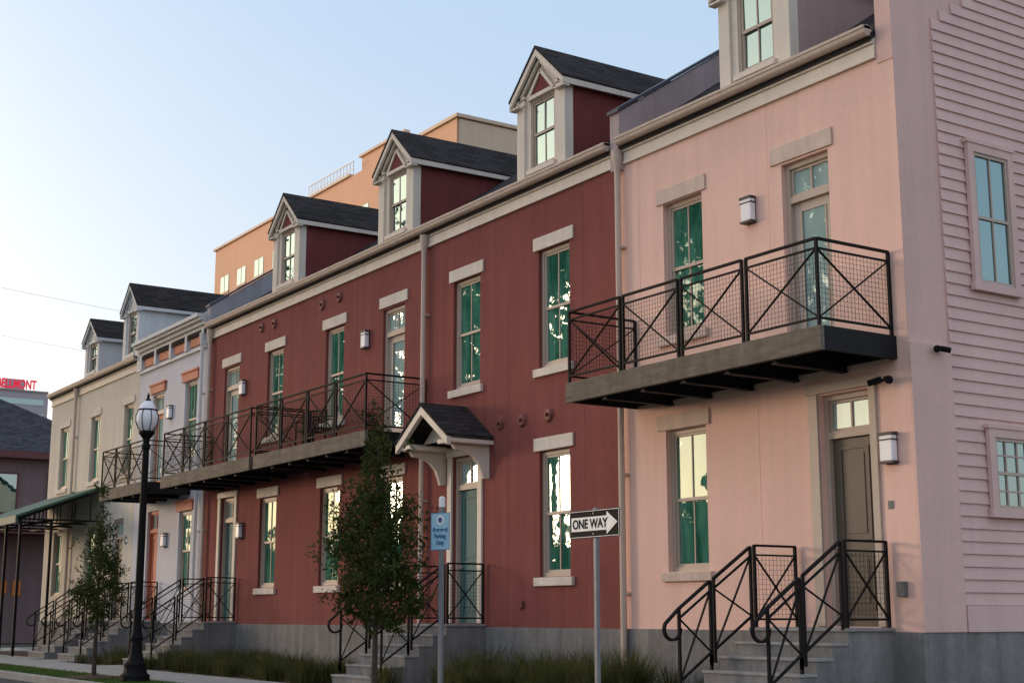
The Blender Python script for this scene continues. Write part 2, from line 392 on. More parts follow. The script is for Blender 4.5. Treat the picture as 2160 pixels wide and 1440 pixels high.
def downspout(parent,x,m='pipe',z0=.25):
    b=B('downspout',m,parent); b.lathe((x,-.10,0),[(z0,.05),(8.2,.05),(8.3,.055),(8.5,.085),(8.62,.09),(8.62,0)],12)
    for z in (1.6,3.4,5.2,7.0): b.box(x-.07,x+.07,-.11,-.002,z,z+.04)
    b.done()
def bolt(b,x,z):
    b.cyl((x,-.002,z),(x,-.05,z),.14,.10,8); b.cyl((x,-.05,z),(x,-.10,z),.035,.035,6)

# ------------------------------------------------------------------ PINK
P=empty('pink_townhouse')
W0,W1=-17.43,-11.7
wins=[(-16.36,-15.46,5.42,7.48),(-16.4,-15.5,1.92,4.0)]
drs=[(-13.78,-12.9,4.72,7.42),(-13.25,-12.37,1.16,4.12)]
b=B('front_wall','pink',P); wall(b,W0,W1-.001,1.1,8.75,wins+drs,depth=.2); b.done()
j=B('control_joints','joint',P)
for x,a,c in ((-14.05,4.71,8.375),(-16.95,4.71,8.375),(-14.4,1.1,4.39)): j.box(x,x+.006,-.0025,.001,a,c)
j.done()
fr=B('window_frames','frame',P); g=B('window_glass','glass',P); gl=B('door_glass','glassl',P); sl=B('doors','doorb',P); slc=B('balcony_door','doorc',P)
for w in wins: window(fr,g,*w,y=.09)
door(fr,slc,gl,-13.78,-12.9,4.72,6.86,7.42,y=.12,glazed=True)
door(fr,sl,gl,-13.25,-12.37,1.16,3.55,4.12,y=.13)
l=B('lintels_and_sills','plintel',P)
l.box(-16.5,-15.36,-.03,.0,7.49,7.73); l.box(-13.98,-12.8,-.03,.0,7.45,7.70); l.box(-16.58,-15.4,-.03,0,4.0,4.23)
l.box(-16.5,-15.38,-.06,.1,5.27,5.41); l.box(-16.5,-15.4,-.06,.1,1.78,1.91)
l.done(.008)
cs=B('door_casing','frame',P); cs.box(-13.42,-13.255,-.035,.05,1.16,4.14); cs.box(-12.365,-12.25,-.035,.05,1.16,4.14); cs.box(-13.46,-12.22,-.05,.05,4.141,4.27); cs.done(.006)
for o in (fr,g,gl,sl,slc): o.done()
f=B('foundation','conc',P); f.box(W0,W1+.03,-.04,9.3,-.1,1.099); f.done()
eave(P,W0+.15,-11.975)
main_roof(P,W0+.1,W1-.27); shell(P,W0,W1-.27,'pink')
dormer(P,-14.9,-13.5,'mauve')
firewall(P,-17.42,'firepink')
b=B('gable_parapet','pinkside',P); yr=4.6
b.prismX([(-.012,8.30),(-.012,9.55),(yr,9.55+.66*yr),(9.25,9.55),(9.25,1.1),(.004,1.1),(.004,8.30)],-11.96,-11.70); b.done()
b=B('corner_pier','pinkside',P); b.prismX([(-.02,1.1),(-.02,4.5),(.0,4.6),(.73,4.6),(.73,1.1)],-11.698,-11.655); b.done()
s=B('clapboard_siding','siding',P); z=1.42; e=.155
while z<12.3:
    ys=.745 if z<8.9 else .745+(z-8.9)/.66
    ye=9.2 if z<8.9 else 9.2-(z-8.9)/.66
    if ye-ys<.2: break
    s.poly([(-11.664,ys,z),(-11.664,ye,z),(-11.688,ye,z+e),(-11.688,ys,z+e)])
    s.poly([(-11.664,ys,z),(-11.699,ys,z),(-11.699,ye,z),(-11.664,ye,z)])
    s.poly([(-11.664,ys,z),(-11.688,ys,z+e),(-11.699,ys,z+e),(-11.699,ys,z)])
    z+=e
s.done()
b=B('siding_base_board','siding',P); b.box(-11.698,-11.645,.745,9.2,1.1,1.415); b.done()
fr=B('side_window_casing','siding',P); f2=B('side_window_sash','frame',P); g=B('side_window_glass','glassd',P)
def sidewin(y0,y1,z0,z1,cols,rows):
    X=-11.662; c=.11
    fr.box(X,X+.06,y0,y0+c,z0+.051,z1-c-.001); fr.box(X,X+.06,y1-c,y1,z0+.051,z1-c-.001); fr.box(X,X+.06,y0,y1,z1-c,z1); fr.box(X,X+.07,y0-.03,y1+.03,z0-.06,z0+.05)
    fr.box(X,X+.075,y0-.03,y1+.03,z1+.001,z1+.05)
    a=y0+c;d=y1-c;lo=z0+.05;hi=z1-c; w=.045
    f2.box(X,X+.04,a,a+w,lo,hi); f2.box(X,X+.04,d-w,d,lo,hi); f2.box(X,X+.04,a+w,d-w,hi-w,hi); f2.box(X,X+.04,a+w,d-w,lo,lo+w)
    zm=(lo+hi)/2; f2.box(X,X+.038,a+w,d-w,zm-.02,zm+.02)
    for k in range(1,cols): yy=a+(d-a)*k/cols; f2.box(X,X+.03,yy-.011,yy+.011,lo+w,hi-w)
    for k in range(1,rows):
        zz=lo+(hi-lo)*k/rows
        if abs(zz-zm)>.03: f2.box(X,X+.028,a+w,d-w,zz-.01,zz+.01)
    g.poly([(X+.012,a,lo),(X+.012,d,lo),(X+.012,d,hi),(X+.012,a,hi)])
sidewin(1.23,2.14,5.46,7.38,2,2); sidewin(1.3,2.2,2.56,3.62,3,4)
sidewin(5.6,6.5,5.46,7.38,2,2); sidewin(5.6,6.5,1.9,3.8,2,2)
for o in (fr,f2,g): o.done()
balcony(P,-17.12,-11.88,4)
stair(P,-13.78,-12.12)
wall_light(P,-14.4,6.92); wall_light(P,-12.04,3.32)
downspout(P,-17.36)
b=B('security_camera','iron',P); zc=4.17
b.cyl((-12.02,-.002,zc),(-12.02,-.05,zc),.05); b.bar((-12.02,-.05,zc),(-12.1,-.14,zc-.02),.03); b.cyl((-12.05,-.12,zc),(-12.20,-.20,zc-.04),.04); b.cyl((-11.98,-.12,zc),(-11.86,-.20,zc-.04),.035)
b.cyl((-11.70,.45,4.55),(-11.62,.45,4.55),.045); b.cyl((-11.60,.43,4.55),(-11.52,.34,4.52),.036); b.cyl((-11.60,.47,4.55),(-11.52,.56,4.52),.036)
b.done()
b=B('utility_box','conc',P); b.box(-12.02,-11.90,-.08,-.002,1.52,1.70); b.box(-12.14,-12.06,-.02,-.002,2.58,2.68); b.done(.01)

# ------------------------------------------------------------------ RED
D=empty('red_townhouse')
X0,X1=-35.05,-17.44
uw=[(-19.75,-18.83),(-22.6,-21.65),(-28.1,-27.2),(-31.25,-30.35)]; lw=[(-19.75,-18.87),(-25.4,-24.5),(-28.2,-27.25),(-31.45,-30.5)]
wins=[(a,c,5.42,7.48) for a,c in uw]+[(a,c,1.92,4.0) for a,c in lw]
ud=[(-25.42,-24.5),(-33.95,-33.0)]; ld=[(-22.58,-21.68),(-33.85,-32.95)]
holes=wins+[(a,c,4.72,7.45) for a,c in ud]+[(a,c,1.16,4.15) for a,c in ld]
b=B('front_wall','red',D); wall(b,X0,X1,1.1,8.75,holes,depth=.2); b.done()
j=B('control_joints','rjoint',D)
for x,a,c in ((-18.45,1.1,8.375),(-20.7,1.1,8.375),(-26.6,4.75,8.375)): j.box(x,x+.008,-.0025,.001,a,c)
j.done()
fr=B('window_frames','frame',D); g=B('window_glass','glass',D); gl=B('door_glass','glassl',D); sl=B('doors','doort',D); slc=B('balcony_doors','doorc',D)
for w in wins: window(fr,g,*w,y=.07)
for a,c in ud: door(fr,slc,gl,a,c,4.72,6.88,7.45,y=.1,glazed=True)
for a,c in ld: door(fr,sl,gl,a,c,1.16,3.55,4.15,y=.11)
l=B('lintels_and_sills','lintel',D)
for a,c in uw+ud: l.box(a-.13,c+.13,-.035,0,7.49,7.72)
for a,c in lw: l.box(a-.13,c+.13,-.035,0,4.01,4.23); l.box(a-.11,c+.11,-.06,.08,1.77,1.91)
for a,c in uw: l.box(a-.11,c+.11,-.06,.08,5.27,5.41)
l.done(.008)
cs=B('door_casings','cream',D)
for a,c in ld:
    cs.box(a-.15,a-.003,-.04,.05,1.16,4.159); cs.box(c+.003,c+.15,-.04,.05,1.16,4.159); cs.box(a-.17,c+.17,-.055,.05,4.16,4.30)
cs.done(.006)
for o in (fr,g,gl,sl,slc): o.done()
f=B('foundation','conc',D); f.box(X0,X1-.001,-.038,9.2,-.1,1.099); f.done()
eave(D,X0+.1,X1-.13); main_roof(D,X0+.1,X1-.1); shell(D,X0+.1,X1-.2,'red')
for a,c in ((-20.32,-18.9),(-25.6,-24.18),(-31.0,-29.58)): dormer(D,a,c,'redsid')
firewall(D,-34.98,'grayblue')
balcony(D,-28.85,-23.6,4); balcony(D,-34.65,-29.05,4)
stair(D,-23.0,-21.38); stair(D,-34.25,-32.6)
wall_light(D,-26.1,6.95); wall_light(D,-32.62,6.8); wall_light(D,-32.5,3.3)
downspout(D,-23.58); downspout(D,-34.8)
bb=B('wall_anchor_bolts','bolt',D)
for x,z in ((-20.95,4.62),(-20.25,4.60),(-19.45,4.60),(-28.3,8.1),(-27.45,8.12),(-31.65,8.15),(-30.9,8.12)): bolt(bb,x,z)
bb.done()
t=B('door_hood_trim','cream',D); r=B('door_hood_roof','roof',D)
xc=-22.12; ez=4.42; az=5.0; hw=.86
for sg in (1,-1):
    ex=hw+.08; s_=(az-ez)/hw; zeo=az-s_*ex
    r.prismY([(xc,az),(xc+sg*ex,zeo),(xc+sg*ex,zeo+.04),(xc,az+.06)],-.98,-.002)
    t.prismY([(xc,az-.004),(xc+sg*(ex-.01),zeo-.004),(xc+sg*(ex-.01),zeo-.15),(xc,az-.16)],-.96,-.88)
    a=xc+sg*(hw-.16);
    t.box(min(a,a+sg*.12),max(a,a+sg*.12),-.87,-.003,ez-.17,ez-.03)
    t.box(min(a,a+sg*.1),max(a,a+sg*.1),-.12,-.003,ez-.75,ez-.171)
    pts=[(-.121,ez-.75),(-.16,ez-.62),(-.22,ez-.48),(-.34,ez-.36),(-.52,ez-.28),(-.70,ez-.26),(-.76,ez-.18),(-.121,ez-.18)]
    t.prismX(pts,min(a+sg*.01,a+sg*.09),max(a+sg*.01,a+sg*.09))
    t.box(min(xc+sg*.5,xc+sg*ex),max(xc+sg*.5,xc+sg*ex),-.9,-.003,zeo-.10,zeo-.03)
t.poly([(xc-.7,-.5,ez-.03),(xc+.7,-.5,ez-.03),(xc,-.5,az-.1)])
t.done(); r.done()
b=B('wall_vent','rjoint',D); b.box(-20.35,-20.22,-.05,-.002,1.42,1.54); b.done()  # small vent low on the red wall
def chair(x,y,z,rot):
    C=empty('patio_chair'); b=B('frame_and_seat','iron',C)
    for dx in (-.22,.22):
        b.bar((dx,-.22,0),(dx,-.22,.64),.025); b.bar((dx,.22,0),(dx,.27,.92),.025); b.bar((dx,-.22,.64),(dx,.24,.66),.04,.02)
    for k in range(6): b.box(-.22,.22,-.22+k*.075,-.17+k*.075,.42,.44)
    for k in range(6): b.bar((-.18+k*.072,.225,.46),(-.18+k*.072,.27,.9),.02)
    b.bar((-.22,.27,.92),(.22,.27,.92),.03); b.done(); C.location=(x,y,z); C.rotation_euler=(0,0,rot)
chair(-27.6,-.55,4.70,.5); chair(-26.9,-.6,4.70,-.6)
FP=empty('flower_pot'); b=B('pot','pot',FP); b.lathe((-24.3,-.85,4.70),[(0,0),(0,.11),(.24,.16),(.28,.17),(.28,.14),(.25,.13),(.25,0)],14); b.done()
b=B('foliage','leaf',FP)
for k in range(260):
    p=Vector((-24.3,-.85,5.08))+Vector((random.gauss(0,.12),random.gauss(0,.12),random.gauss(0,.09))); u=Vector((random.gauss(0,1),random.gauss(0,1),random.gauss(0,1))).normalized(); w_=u.cross(Vector((.3,.2,1))).normalized()
    b.poly([p-u*.035,p+w_*.015,p+u*.035,p-w_*.015])
b.done()

# ------------------------------------------------------------------ LAVENDER
L=empty('lavender_townhouse'); X0,X1=-40.5,-35.06
wins=[(-36.75,-35.85,5.42,7.48),(-36.8,-35.9,1.92,4.0)]
b=B('front_wall','lav',L); wall(b,X0,X1,1.1,8.95,wins+[(-39.3,-38.4,4.72,7.45),(-39.3,-38.4,1.16,4.15)],depth=.2); b.done()
fr=B('window_frames','frame',L); g=B('window_glass','glass',L); gl=B('door_glass','glassl',L); sl=B('doors','orange',L)
for w in wins: window(fr,g,*w,y=.07)
door(fr,sl,gl,-39.3,-38.4,4.72,6.88,7.45,y=.1,glazed=True); door(sl,sl,gl,-39.3,-38.4,1.16,3.55,4.15,y=.11)
for o in (fr,g,gl,sl): o.done()
l=B('orange_lintels','orange',L)
for a,c,z in ((-36.75,-35.85,7.49),(-39.3,-38.4,7.49),(-36.8,-35.9,4.01)): l.box(a-.14,c+.14,-.06,0,z,z+.22); l.box(a-.18,c+.18,-.09,0,z+.221,z+.28)
for k in range(4):
    a=X0+.45+k*1.22; l.box(a,a+.95,-.05,-.001,8.38,8.66)
l.done(.005)
c=B('cornice','white',L); c.box(X0+.02,X1-.13,-.34,.2,9.02,9.12); c.box(X0+.02,X1-.13,-.26,.2,8.94,9.018); c.box(X0+.02,X1-.13,-.16,-.001,8.84,8.938)
c.box(X0+.02,X1-.13,-.08,-.001,8.75,8.838); c.box(X0+.02,X1-.13,-.07,-.001,8.22,8.30)
for k in range(5):
    a=X0+.2+k*1.22; c.box(a,a+.14,-.12,-.002,8.301,8.749)
c.done(.006)
f=B('foundation','conc',L); f.box(X0,X1-.001,-.036,9.2,-.1,1.099); f.done()
main_roof(L,X0+.1,X1-.1); shell(L,X0,X1-.1,'lav')
balcony(L,-39.6,-36.05,3); stair(L,-39.7,-38.05); wall_light(L,-37.75,6.8); wall_light(L,-37.75,3.3)
downspout(L,-35.35,'white'); firewall(L,-40.5,'white',.22,9.0)

# ------------------------------------------------------------------ BEIGE
E=empty('beige_townhouse'); X0,X1=-49.7,-40.51
uw=[(-41.85,-41.0),(-45.1,-44.15),(-48.5,-47.5)]; lw=[(-45.1,-44.15),(-48.6,-47.6)]
wins=[(a,c,5.42,7.48) for a,c in uw]+[(a,c,1.92,4.0) for a,c in lw]
b=B('front_wall','beige',E); wall(b,X0,X1,1.1,8.75,wins+[(-42.3,-41.4,1.16,4.1)],depth=.2); b.done()
fr=B('window_frames','frame',E); g=B('window_glass','glass',E); gl=B('door_glass','glassl',E); sl=B('doors','doorb',E)
for w in wins: window(fr,g,*w,y=.07)
door(fr,sl,gl,-42.3,-41.4,1.16,3.5,4.1,y=.1)
for o in (fr,g,gl,sl): o.done()
l=B('lintels_and_sills','lintel',E)
for a,c in uw: l.box(a-.12,c+.12,-.035,0,7.49,7.7); l.box(a-.1,c+.1,-.06,.08,5.28,5.41)
l.done()
f=B('foundation','conc',E); f.box(X0,X1-.001,-.038,9.2,-.1,1.099); f.done()
eave(E,X0,X1-.1); main_roof(E,X0-.1,X1-.1); shell(E,X0,X1-.2,'beige')
dormer(E,-42.15,-40.8,'white',trim='white'); dormer(E,-46.0,-44.6,'white',ze=10.1,za=10.7,trim='white')
stair(E,-42.7,-41.0); downspout(E,-46.6); 
a=B('awning','green',E); a.prismX([(-2.55,4.15),(-.002,5.12),(-.002,5.2),(-2.62,4.2),(-2.62,3.98),(-2.55,3.98)],-49.9,-43.3); a.done()
a=B('awning_frame','iron',E)
for k in range(5):
    x=-43.35-k*1.6; a.bar((x,-.02,5.05),(x,-2.5,4.1),.05); a.bar((x,-.02,4.1),(x,-2.5,4.1),.05); 
    for q in range(4): a.bar((x,-.4-q*.55,4.1),(x,-.4-q*.55,4.88-.2*q),.03)
    a.bar((x,-2.45,G),(x,-2.45,4.1),.08)
a.bar((-43.35,-1.55,G),(-43.35,-1.55,4.1),.07)
for y in (-.5,-1.5,-2.45): a.bar((-43.3,y,4.1),(-49.8,y,4.1),.06)
a.done()

# ------------------------------------------------------------------ background buildings
H=empty('peach_apartment_building')
b=B('walls','sunpeach',H); b.box(-124.4,-80.3,34.6,75,0,35); b.box(-96.3,-89.3,35.5,60,35.001,36.7); b.done()
b=B('end_wall','tan',H); b.box(-80.299,-80.15,34.75,74.9,0,34.9); b.done()  # less sunlit end face, its beige tone set by colour
b=B('parapet_cap','tan',H); b.box(-124.6,-96.4,34.4,34.9,35.002,35.2); b.box(-89.2,-80.0,34.4,34.9,35.002,35.25); b.box(-80.5,-80.0,34.91,75.2,35.002,35.25); b.box(-96.5,-89.1,35.3,35.8,36.702,36.9); b.done()
g=B('window_glass','glassd',H); fr=B('window_surrounds','tan',H)
for z in range(9):
    zz=30.6-z*3.4
    for k in range(11):
        x=-122.8+k*3.95
        g.box(x,x+1.9,34.56,34.59,zz,zz+1.5); fr.box(x-.12,x+2.02,34.5,34.597,zz-.2,zz-.01); fr.box(x+.92,x+.98,34.54,34.557,zz,zz+1.5)
g.done(); fr.done()
b=B('roof_railing','white',H)
for k in range(15): x=-104.5+k*.58; b.bar((x,34.8,35.2),(x,34.8,36.3),.05)
b.bar((-104.5,34.8,36.3),(-96.35,34.8,36.3),.07); b.bar((-104.5,34.8,35.7),(-96.35,34.8,35.7),.04)
b.done()

H=empty('hip_roof_house')
b=B('walls','housew',H); b.box(-82,-70,-5,9.4,0,8.9); b.done()
r=B('roof','hroof',H)
e=[(-69.4,-5.6,9.0),(-69.4,10.0,9.0),(-82.6,10.0,9.0),(-82.6,-5.6,9.0)]; a1=(-76,.8,12.6);a2=(-76,3.7,12.6)
r.poly([e[0],e[1],a2,a1]); r.poly([e[1],e[2],a2]); r.poly([e[2],e[3],a1,a2]); r.poly([e[3],e[0],a1]); r.poly([e[0],e[3],e[2],e[1]]); r.done()
t=B('trim','housetrim',H); t.box(-69.9,-69.35,-5.5,9.9,8.65,8.99); t.box(-69.99,-69.6,-5.2,9.6,5.21,5.4)
g=B('window_glass','glassd',H); lt=B('lit_window','litwin',H)
for y in (-3,0,3.0,5.6,8):
    t.box(-69.995,-69.9,y-.12,y+1.12,6.0,8.0); g.box(-69.9,-69.88,y,y+1,6.1,7.9)
for y in (-3,0,5.7,8): g.box(-69.99,-69.9,y,y+1.1,1.3,3.3)
lt.box(-69.99,-69.9,4.15,4.5,2.2,2.9); lt.box(-69.99,-69.9,3.6,3.85,2.3,2.9)
for y in (-4.9,-1,2.2,5.0,9.2): t.box(-67.9,-67.7,y,y+.2,.1,5.0)
t.box(-69.9,-67.6,-5,9.5,5.001,5.2)
t.done(); g.done(); lt.done()
H=empty('distant_hotel_tower')
b=B('walls','far',H); b.box(-350,-330,40,75,0,51.8); b.box(-345,-334,66,70.5,51.801,54.8); b.done()
g=B('windows','glassd',H)
for z in range(14):
    g.box(-329.95,-329.9,41,74,48.5-z*3.4,49.8-z*3.4)
g.done()
def text(name,s,parent,loc,size,rot,m,ext=.002,off=0,align='CENTER',sx=1):
    c=bpy.data.curves.new(name,'FONT'); c.body=s; c.size=size; c.extrude=ext; c.offset=off; c.align_x=align; c.align_y='CENTER'
    o=bpy.data.objects.new(name,c); COL.objects.link(o); o.location=loc; o.rotation_euler=rot; o.scale=(sx,1,1); c.materials.append(M[m]); o.parent=parent; return o
text('roof_sign_letters','BELLMONT',H,(-329.4,67.6,52.9),2.9,(math.pi/2,0,math.pi/2),'redsign',.15,.07,sx=.60)
b=B('sign_frame','far',H); b.box(-329.9,-329.6,60,74.8,51.5,51.8); b.done()

# ------------------------------------------------------------------ ground
def sheet(name,m,x0,x1,y0,y1,z,th=None):
    b=B(name,m)
    if th: b.box(x0,x1,y0,y1,z-th,z)
    else: b.poly([(x0,y0,z),(x1,y0,z),(x1,y1,z),(x0,y1,z)])
    return b.done()
sheet('ground','dirt',-900,500,-500,700,-.03)
sheet('road','asphalt',-400,200,-16.5,-5.6,-.0)
sheet('cross_street','asphalt',-64,-54,-5.6,120,-.008)
k=B('curb','walk'); k.box(-53.5,60,-5.6,-5.45,-.05,G+.02); k.box(-53.5,60,-16.7,-16.5,-.05,G+.02); k.done(.015)
k=B('sidewalk','walk')
x=-53.4
while x<30:
    k.box(x,x+1.49,-4.15,-2.72,-.02,G+.012); x+=1.5
x=-53.4
while x<30:
    k.box(x,x+1.49,-19.2,-17.6,-.02,G+.012); x+=1.5
for y in range(2): k.box(-53.5,-50,-2.7+y*1.5,-1.22+y*1.5,-.02,G+.01)
k.box(-55.0,-53.6,-5,60,-.02,G+.01)
for xa,xb in ((-13.9,-12.0),(-23.1,-21.3),(-34.4,-32.5),(-39.8,-38),(-49.8,-40.8)): k.box(xa,xb,-2.70,-2.2,-.02,G+.010)
k.done(.008)
sheet('planting_bed','mulch',-49.9,30,-2.71,.1,G-.02,.1)
sheet('lawn','lawn',-53.4,60,-5.45,-4.16,G-.015,.1)
sheet('lawn','lawn',-400,200,-80,-19.3,G-.015,.1)
k=B('tree_mulch_ring','mulch')
for cx in (-28.0,-16.4): k.lathe((cx,-4.8,G-.01),[(0,.62),(.03,.5),(.05,.2),(.055,.001)],18)
k.done()
def blades(name,m,pts,h,w,n,spread,lean=.5,seed=3):
    rg=np.random.default_rng(seed); V=[];F=[]
    for (x,y,z,s) in pts:
        for k in range(n):
            a=rg.uniform(0,2*math.pi); r=abs(rg.normal(0,spread))*.5; bx=x+math.cos(a)*r; by=y+math.sin(a)*r
            hh=h*s*rg.uniform(.6,1.1); ln=lean*hh*rg.uniform(.2,1); dx=math.cos(a)*ln; dy=math.sin(a)*ln
            px,py=-math.sin(a+.7)*w,math.cos(a+.7)*w; i=len(V)
            V+=[(bx-px,by-py,z),(bx+px,by+py,z),(bx+dx*.35+px*.7,by+dy*.35+py*.7,z+hh*.6),(bx+dx*.35-px*.7,by+dy*.35-py*.7,z+hh*.6),(bx+dx,by+dy,z+hh*.95)]
            F+=[(i,i+1,i+2,i+3),(i+3,i+2,i+4)]
    b=B(name,m); b.v=V;b.f=F; return b.done()
rg=np.random.default_rng(5)
def bed(x0,x1,n):
    return [(rg.uniform(x0,x1),rg.uniform(-2.4,-.35),G-.02,rg.uniform(.6,1.2)) for _ in range(n)]
blades('ornamental_grass','blade',bed(-20.9,-14.2,50),.72,.006,130,.22,.6,1)
blades('ornamental_grass','blade',bed(-32.2,-23.5,85),.52,.007,90,.24,.6,2)
blades('ornamental_grass','blade',bed(-37.8,-34.6,14)+bed(-11.8,-8,12),.42,.007,80,.22,.6,4)
n=15000
blades('lawn_grass','lawnb',[(rg.uniform(-46,-15),rg.uniform(-5.4,-4.2),G-.02,1) for _ in range(n)],.05,.006,1,.05,.5,6)

# ------------------------------------------------------------------ trees
def leafcloud(name,m,T,clumps,nleaf,leafs,rg):
    tot=sum(c[3]**2 for c in clumps); allp=[]
    for c in clumps:
        k=int(nleaf*c[3]**2/tot); d=rg.normal(0,1,(k,3)); d/=np.linalg.norm(d,axis=1)[:,None]; rr=rg.uniform(0,1,k)**.45
        p=d*rr[:,None]
        tw=rg.normal(0,.6,(max(5,k//30),3)); ix=rg.integers(0,len(tw),k); p=np.where((rg.uniform(0,1,k)<.65)[:,None],tw[ix]+p*.33,p)
        allp.append(np.array(c[:3])+p*c[3]*np.array((1,1,c[4] if len(c)>4 else 1.)))
    A=np.concatenate(allp); k=len(A)
    u=rg.normal(0,1,(k,3)); u[:,2]-=.5; u/=np.linalg.norm(u,axis=1)[:,None]; w=np.cross(u,rg.normal(0,1,(k,3))); w/=np.linalg.norm(w,axis=1)[:,None]
    s=leafs*rg.uniform(.6,1.3,(k,1))
    Q=np.stack([A-u*s*.5,A+w*s*.24,A+u*s*.5,A-w*s*.24],1).reshape(-1,3)
    b=B(name,m,T); b.v=Q.tolist(); b.f=[(4*i,4*i+1,4*i+2,4*i+3) for i in range(k)]; return b.done()
def tree(name,x,y,z0,clumps,trunk_r,leafs,nleaf,m,seed,fork):
    rg=np.random.default_rng(seed); T=empty(name)
    t=B('trunk_and_limbs','bark',T)
    top=max(c[2] for c in clumps)
    pts=[Vector((x,y,z0-.05))]; nseg=7
    for k in range(1,nseg+1):
        q=k/nseg; pts.append(Vector((x+rg.normal(0,.02)*top*.25*q,y+rg.normal(0,.02)*top*.25*q,z0+(top-z0)*.93*q)))
    for k in range(nseg): t.cyl(pts[k],pts[k+1],trunk_r*(1-.85*k/nseg),trunk_r*(1-.85*(k+1)/nseg),9,False)
    def at(z):
        q=min(max((z-z0)/((top-z0)*.93),0),.999)*nseg; k=int(q); return pts[k].lerp(pts[k+1],q-k)
    for c in clumps:
        s=at(max(fork,c[2]-abs(rg.normal(.6,.15))*math.hypot(c[0]-x,c[1]-y)-.25*(c[2]-z0)*.3)); e_=Vector(c[:3]); mid=s.lerp(e_,.5)+Vector((rg.normal(0,.04),rg.normal(0,.04),.05))*(e_-s).length
        r=trunk_r*.35; t.cyl(s,mid,r,r*.6,6,False); t.cyl(mid,e_,r*.6,r*.15,6,False)
        for j in range(5):
            tip=e_+Vector(rg.normal(0,1,3))*c[3]*.75; t.cyl(mid.lerp(e_,.3+.15*j),tip,r*.3,r*.08,4,False)
    t.done()
    leafcloud('leaves',m,T,clumps,nleaf,leafs,rg)
    return T
tx,ty=-16.45,-4.8
cl=[(tx+.02,ty,3.75,.12,2.2),(tx+.0,ty,3.45,.18,1.6),(tx-.1,ty+.05,3.15,.26,1.3),(tx+.14,ty-.03,2.9,.30,1.2),(tx-.22,ty,2.65,.34,1.1),(tx+.34,ty+.1,2.5,.34,1),(tx-.48,ty-.1,2.3,.34,1),(tx+.05,ty-.2,2.25,.38,1),
    (tx+.55,ty,2.1,.36,1),(tx-.58,ty+.15,1.9,.30,1),(tx+.6,ty-.15,1.75,.30,.9),(tx-.15,ty-.1,1.75,.36,.9),(tx+.2,ty+.25,1.6,.3,.8),(tx-.72,ty,1.5,.2,.7),(tx+.75,ty+.1,1.4,.18,.7),(tx-.4,ty,1.38,.2,.7),(tx+.1,ty,1.3,.24,.8),(tx+.4,ty,1.25,.2,.8)]
tree('young_street_tree',tx,ty,G,cl,.045,.06,14500,'leaf',3,1.1)
tx,ty=-28.0,-4.8
cl=[(tx,ty,3.5,.16,2.2),(tx-.35,ty+.1,3.0,.16,1.8),(tx+.2,ty,2.9,.24,1.4),(tx-.3,ty,2.5,.28,1.2),(tx+.4,ty-.1,2.3,.28,1.1),(tx,ty+.2,2.2,.33,1),(tx-.55,ty,1.95,.26,1),(tx+.5,ty+.1,1.75,.25,1),(tx-.2,ty-.2,1.65,.3,.9),(tx+.1,ty,1.35,.26,.8)]
tree('young_street_tree',tx,ty,G,cl,.05,.062,6500,'leaf',5,1.0)
for i,(x,y,s) in enumerate(((-34,-21,1.05),(-44,-22,1.1),(-54,-21,1.05),(-64,-22.5,1.2),(-75,-21,1.2),(-87,-22,1.3),(-100,-22,1.4))):
    rr=np.random.default_rng(40+i)
    cl=[(x+rr.normal(0,3.2)*s,y+rr.normal(0,1.8)*s,rr.uniform(10.2,17.5)*s,rr.uniform(1.3,2.3)*s,.8) for _ in range(19)]
    tree('oak_tree',x,y,G,cl,.4,.5,6000,'leaf2',60+i,8)
rr=np.random.default_rng(99)
cl=[(x+rr.normal(0,.6),-27+rr.normal(0,.8),rr.uniform(1.2,5.2),rr.uniform(1.3,2.1),.8) for x in np.arange(-135,-20,1.2) for _ in range(2)]
leafcloud('hedge_row','leaf2',None,cl,46000,.55,rr)

# ------------------------------------------------------------------ street lamp
S=empty('street_lamp'); lx,ly=-26.2,-4.6
b=B('post','iron',S)
b.lathe((lx,ly,G),[(0,.0),(0,.27),(.10,.27),(.14,.22),(.22,.20),(.30,.21),(.36,.15),(.5,.115),(.7,.10),(.78,.12),(.84,.10),(.9,.085),(1.0,.078),(4.25,.062),(4.28,.085),(4.34,.085),(4.37,.06),(4.45,.07),(4.52,.12),(4.56,.15),(4.60,.15),(4.60,0)],16)
b.done(smooth=False)
b=B('luminaire_globe','lampg',S); b.lathe((lx,ly,G+4.6),[(0,.12),(.06,.17),(.16,.215),(.28,.22),(.36,.19),(.40,.17)],20); b.done(smooth=True)
b=B('luminaire_roof','lampg',S); b.lathe((lx,ly,G+5.0),[(0,.175),(.02,.17),(.10,.13),(.16,.07),(.18,.04)],20); b.done(smooth=True)
b=B('finial','iron',S); b.lathe((lx,ly,G+5.18),[(0,.045),(.03,.05),(.05,.02),(.08,.03),(.11,.02),(.17,.002)],10); b.lathe((lx,ly,G+4.99),[(0,.17),(0,.185),(.025,.185),(.025,.17)],20)
for k in range(8):
    t=2*math.pi*k/8; pr=None
    for z,r_ in ((.0,.125),(.06,.175),(.16,.22),(.28,.225),(.36,.195),(.40,.175)):
        p=Vector((lx+math.cos(t)*r_,ly+math.sin(t)*r_,G+4.6+z))
        if pr: b.bar(pr,p,.012)
        pr=p
b.done()

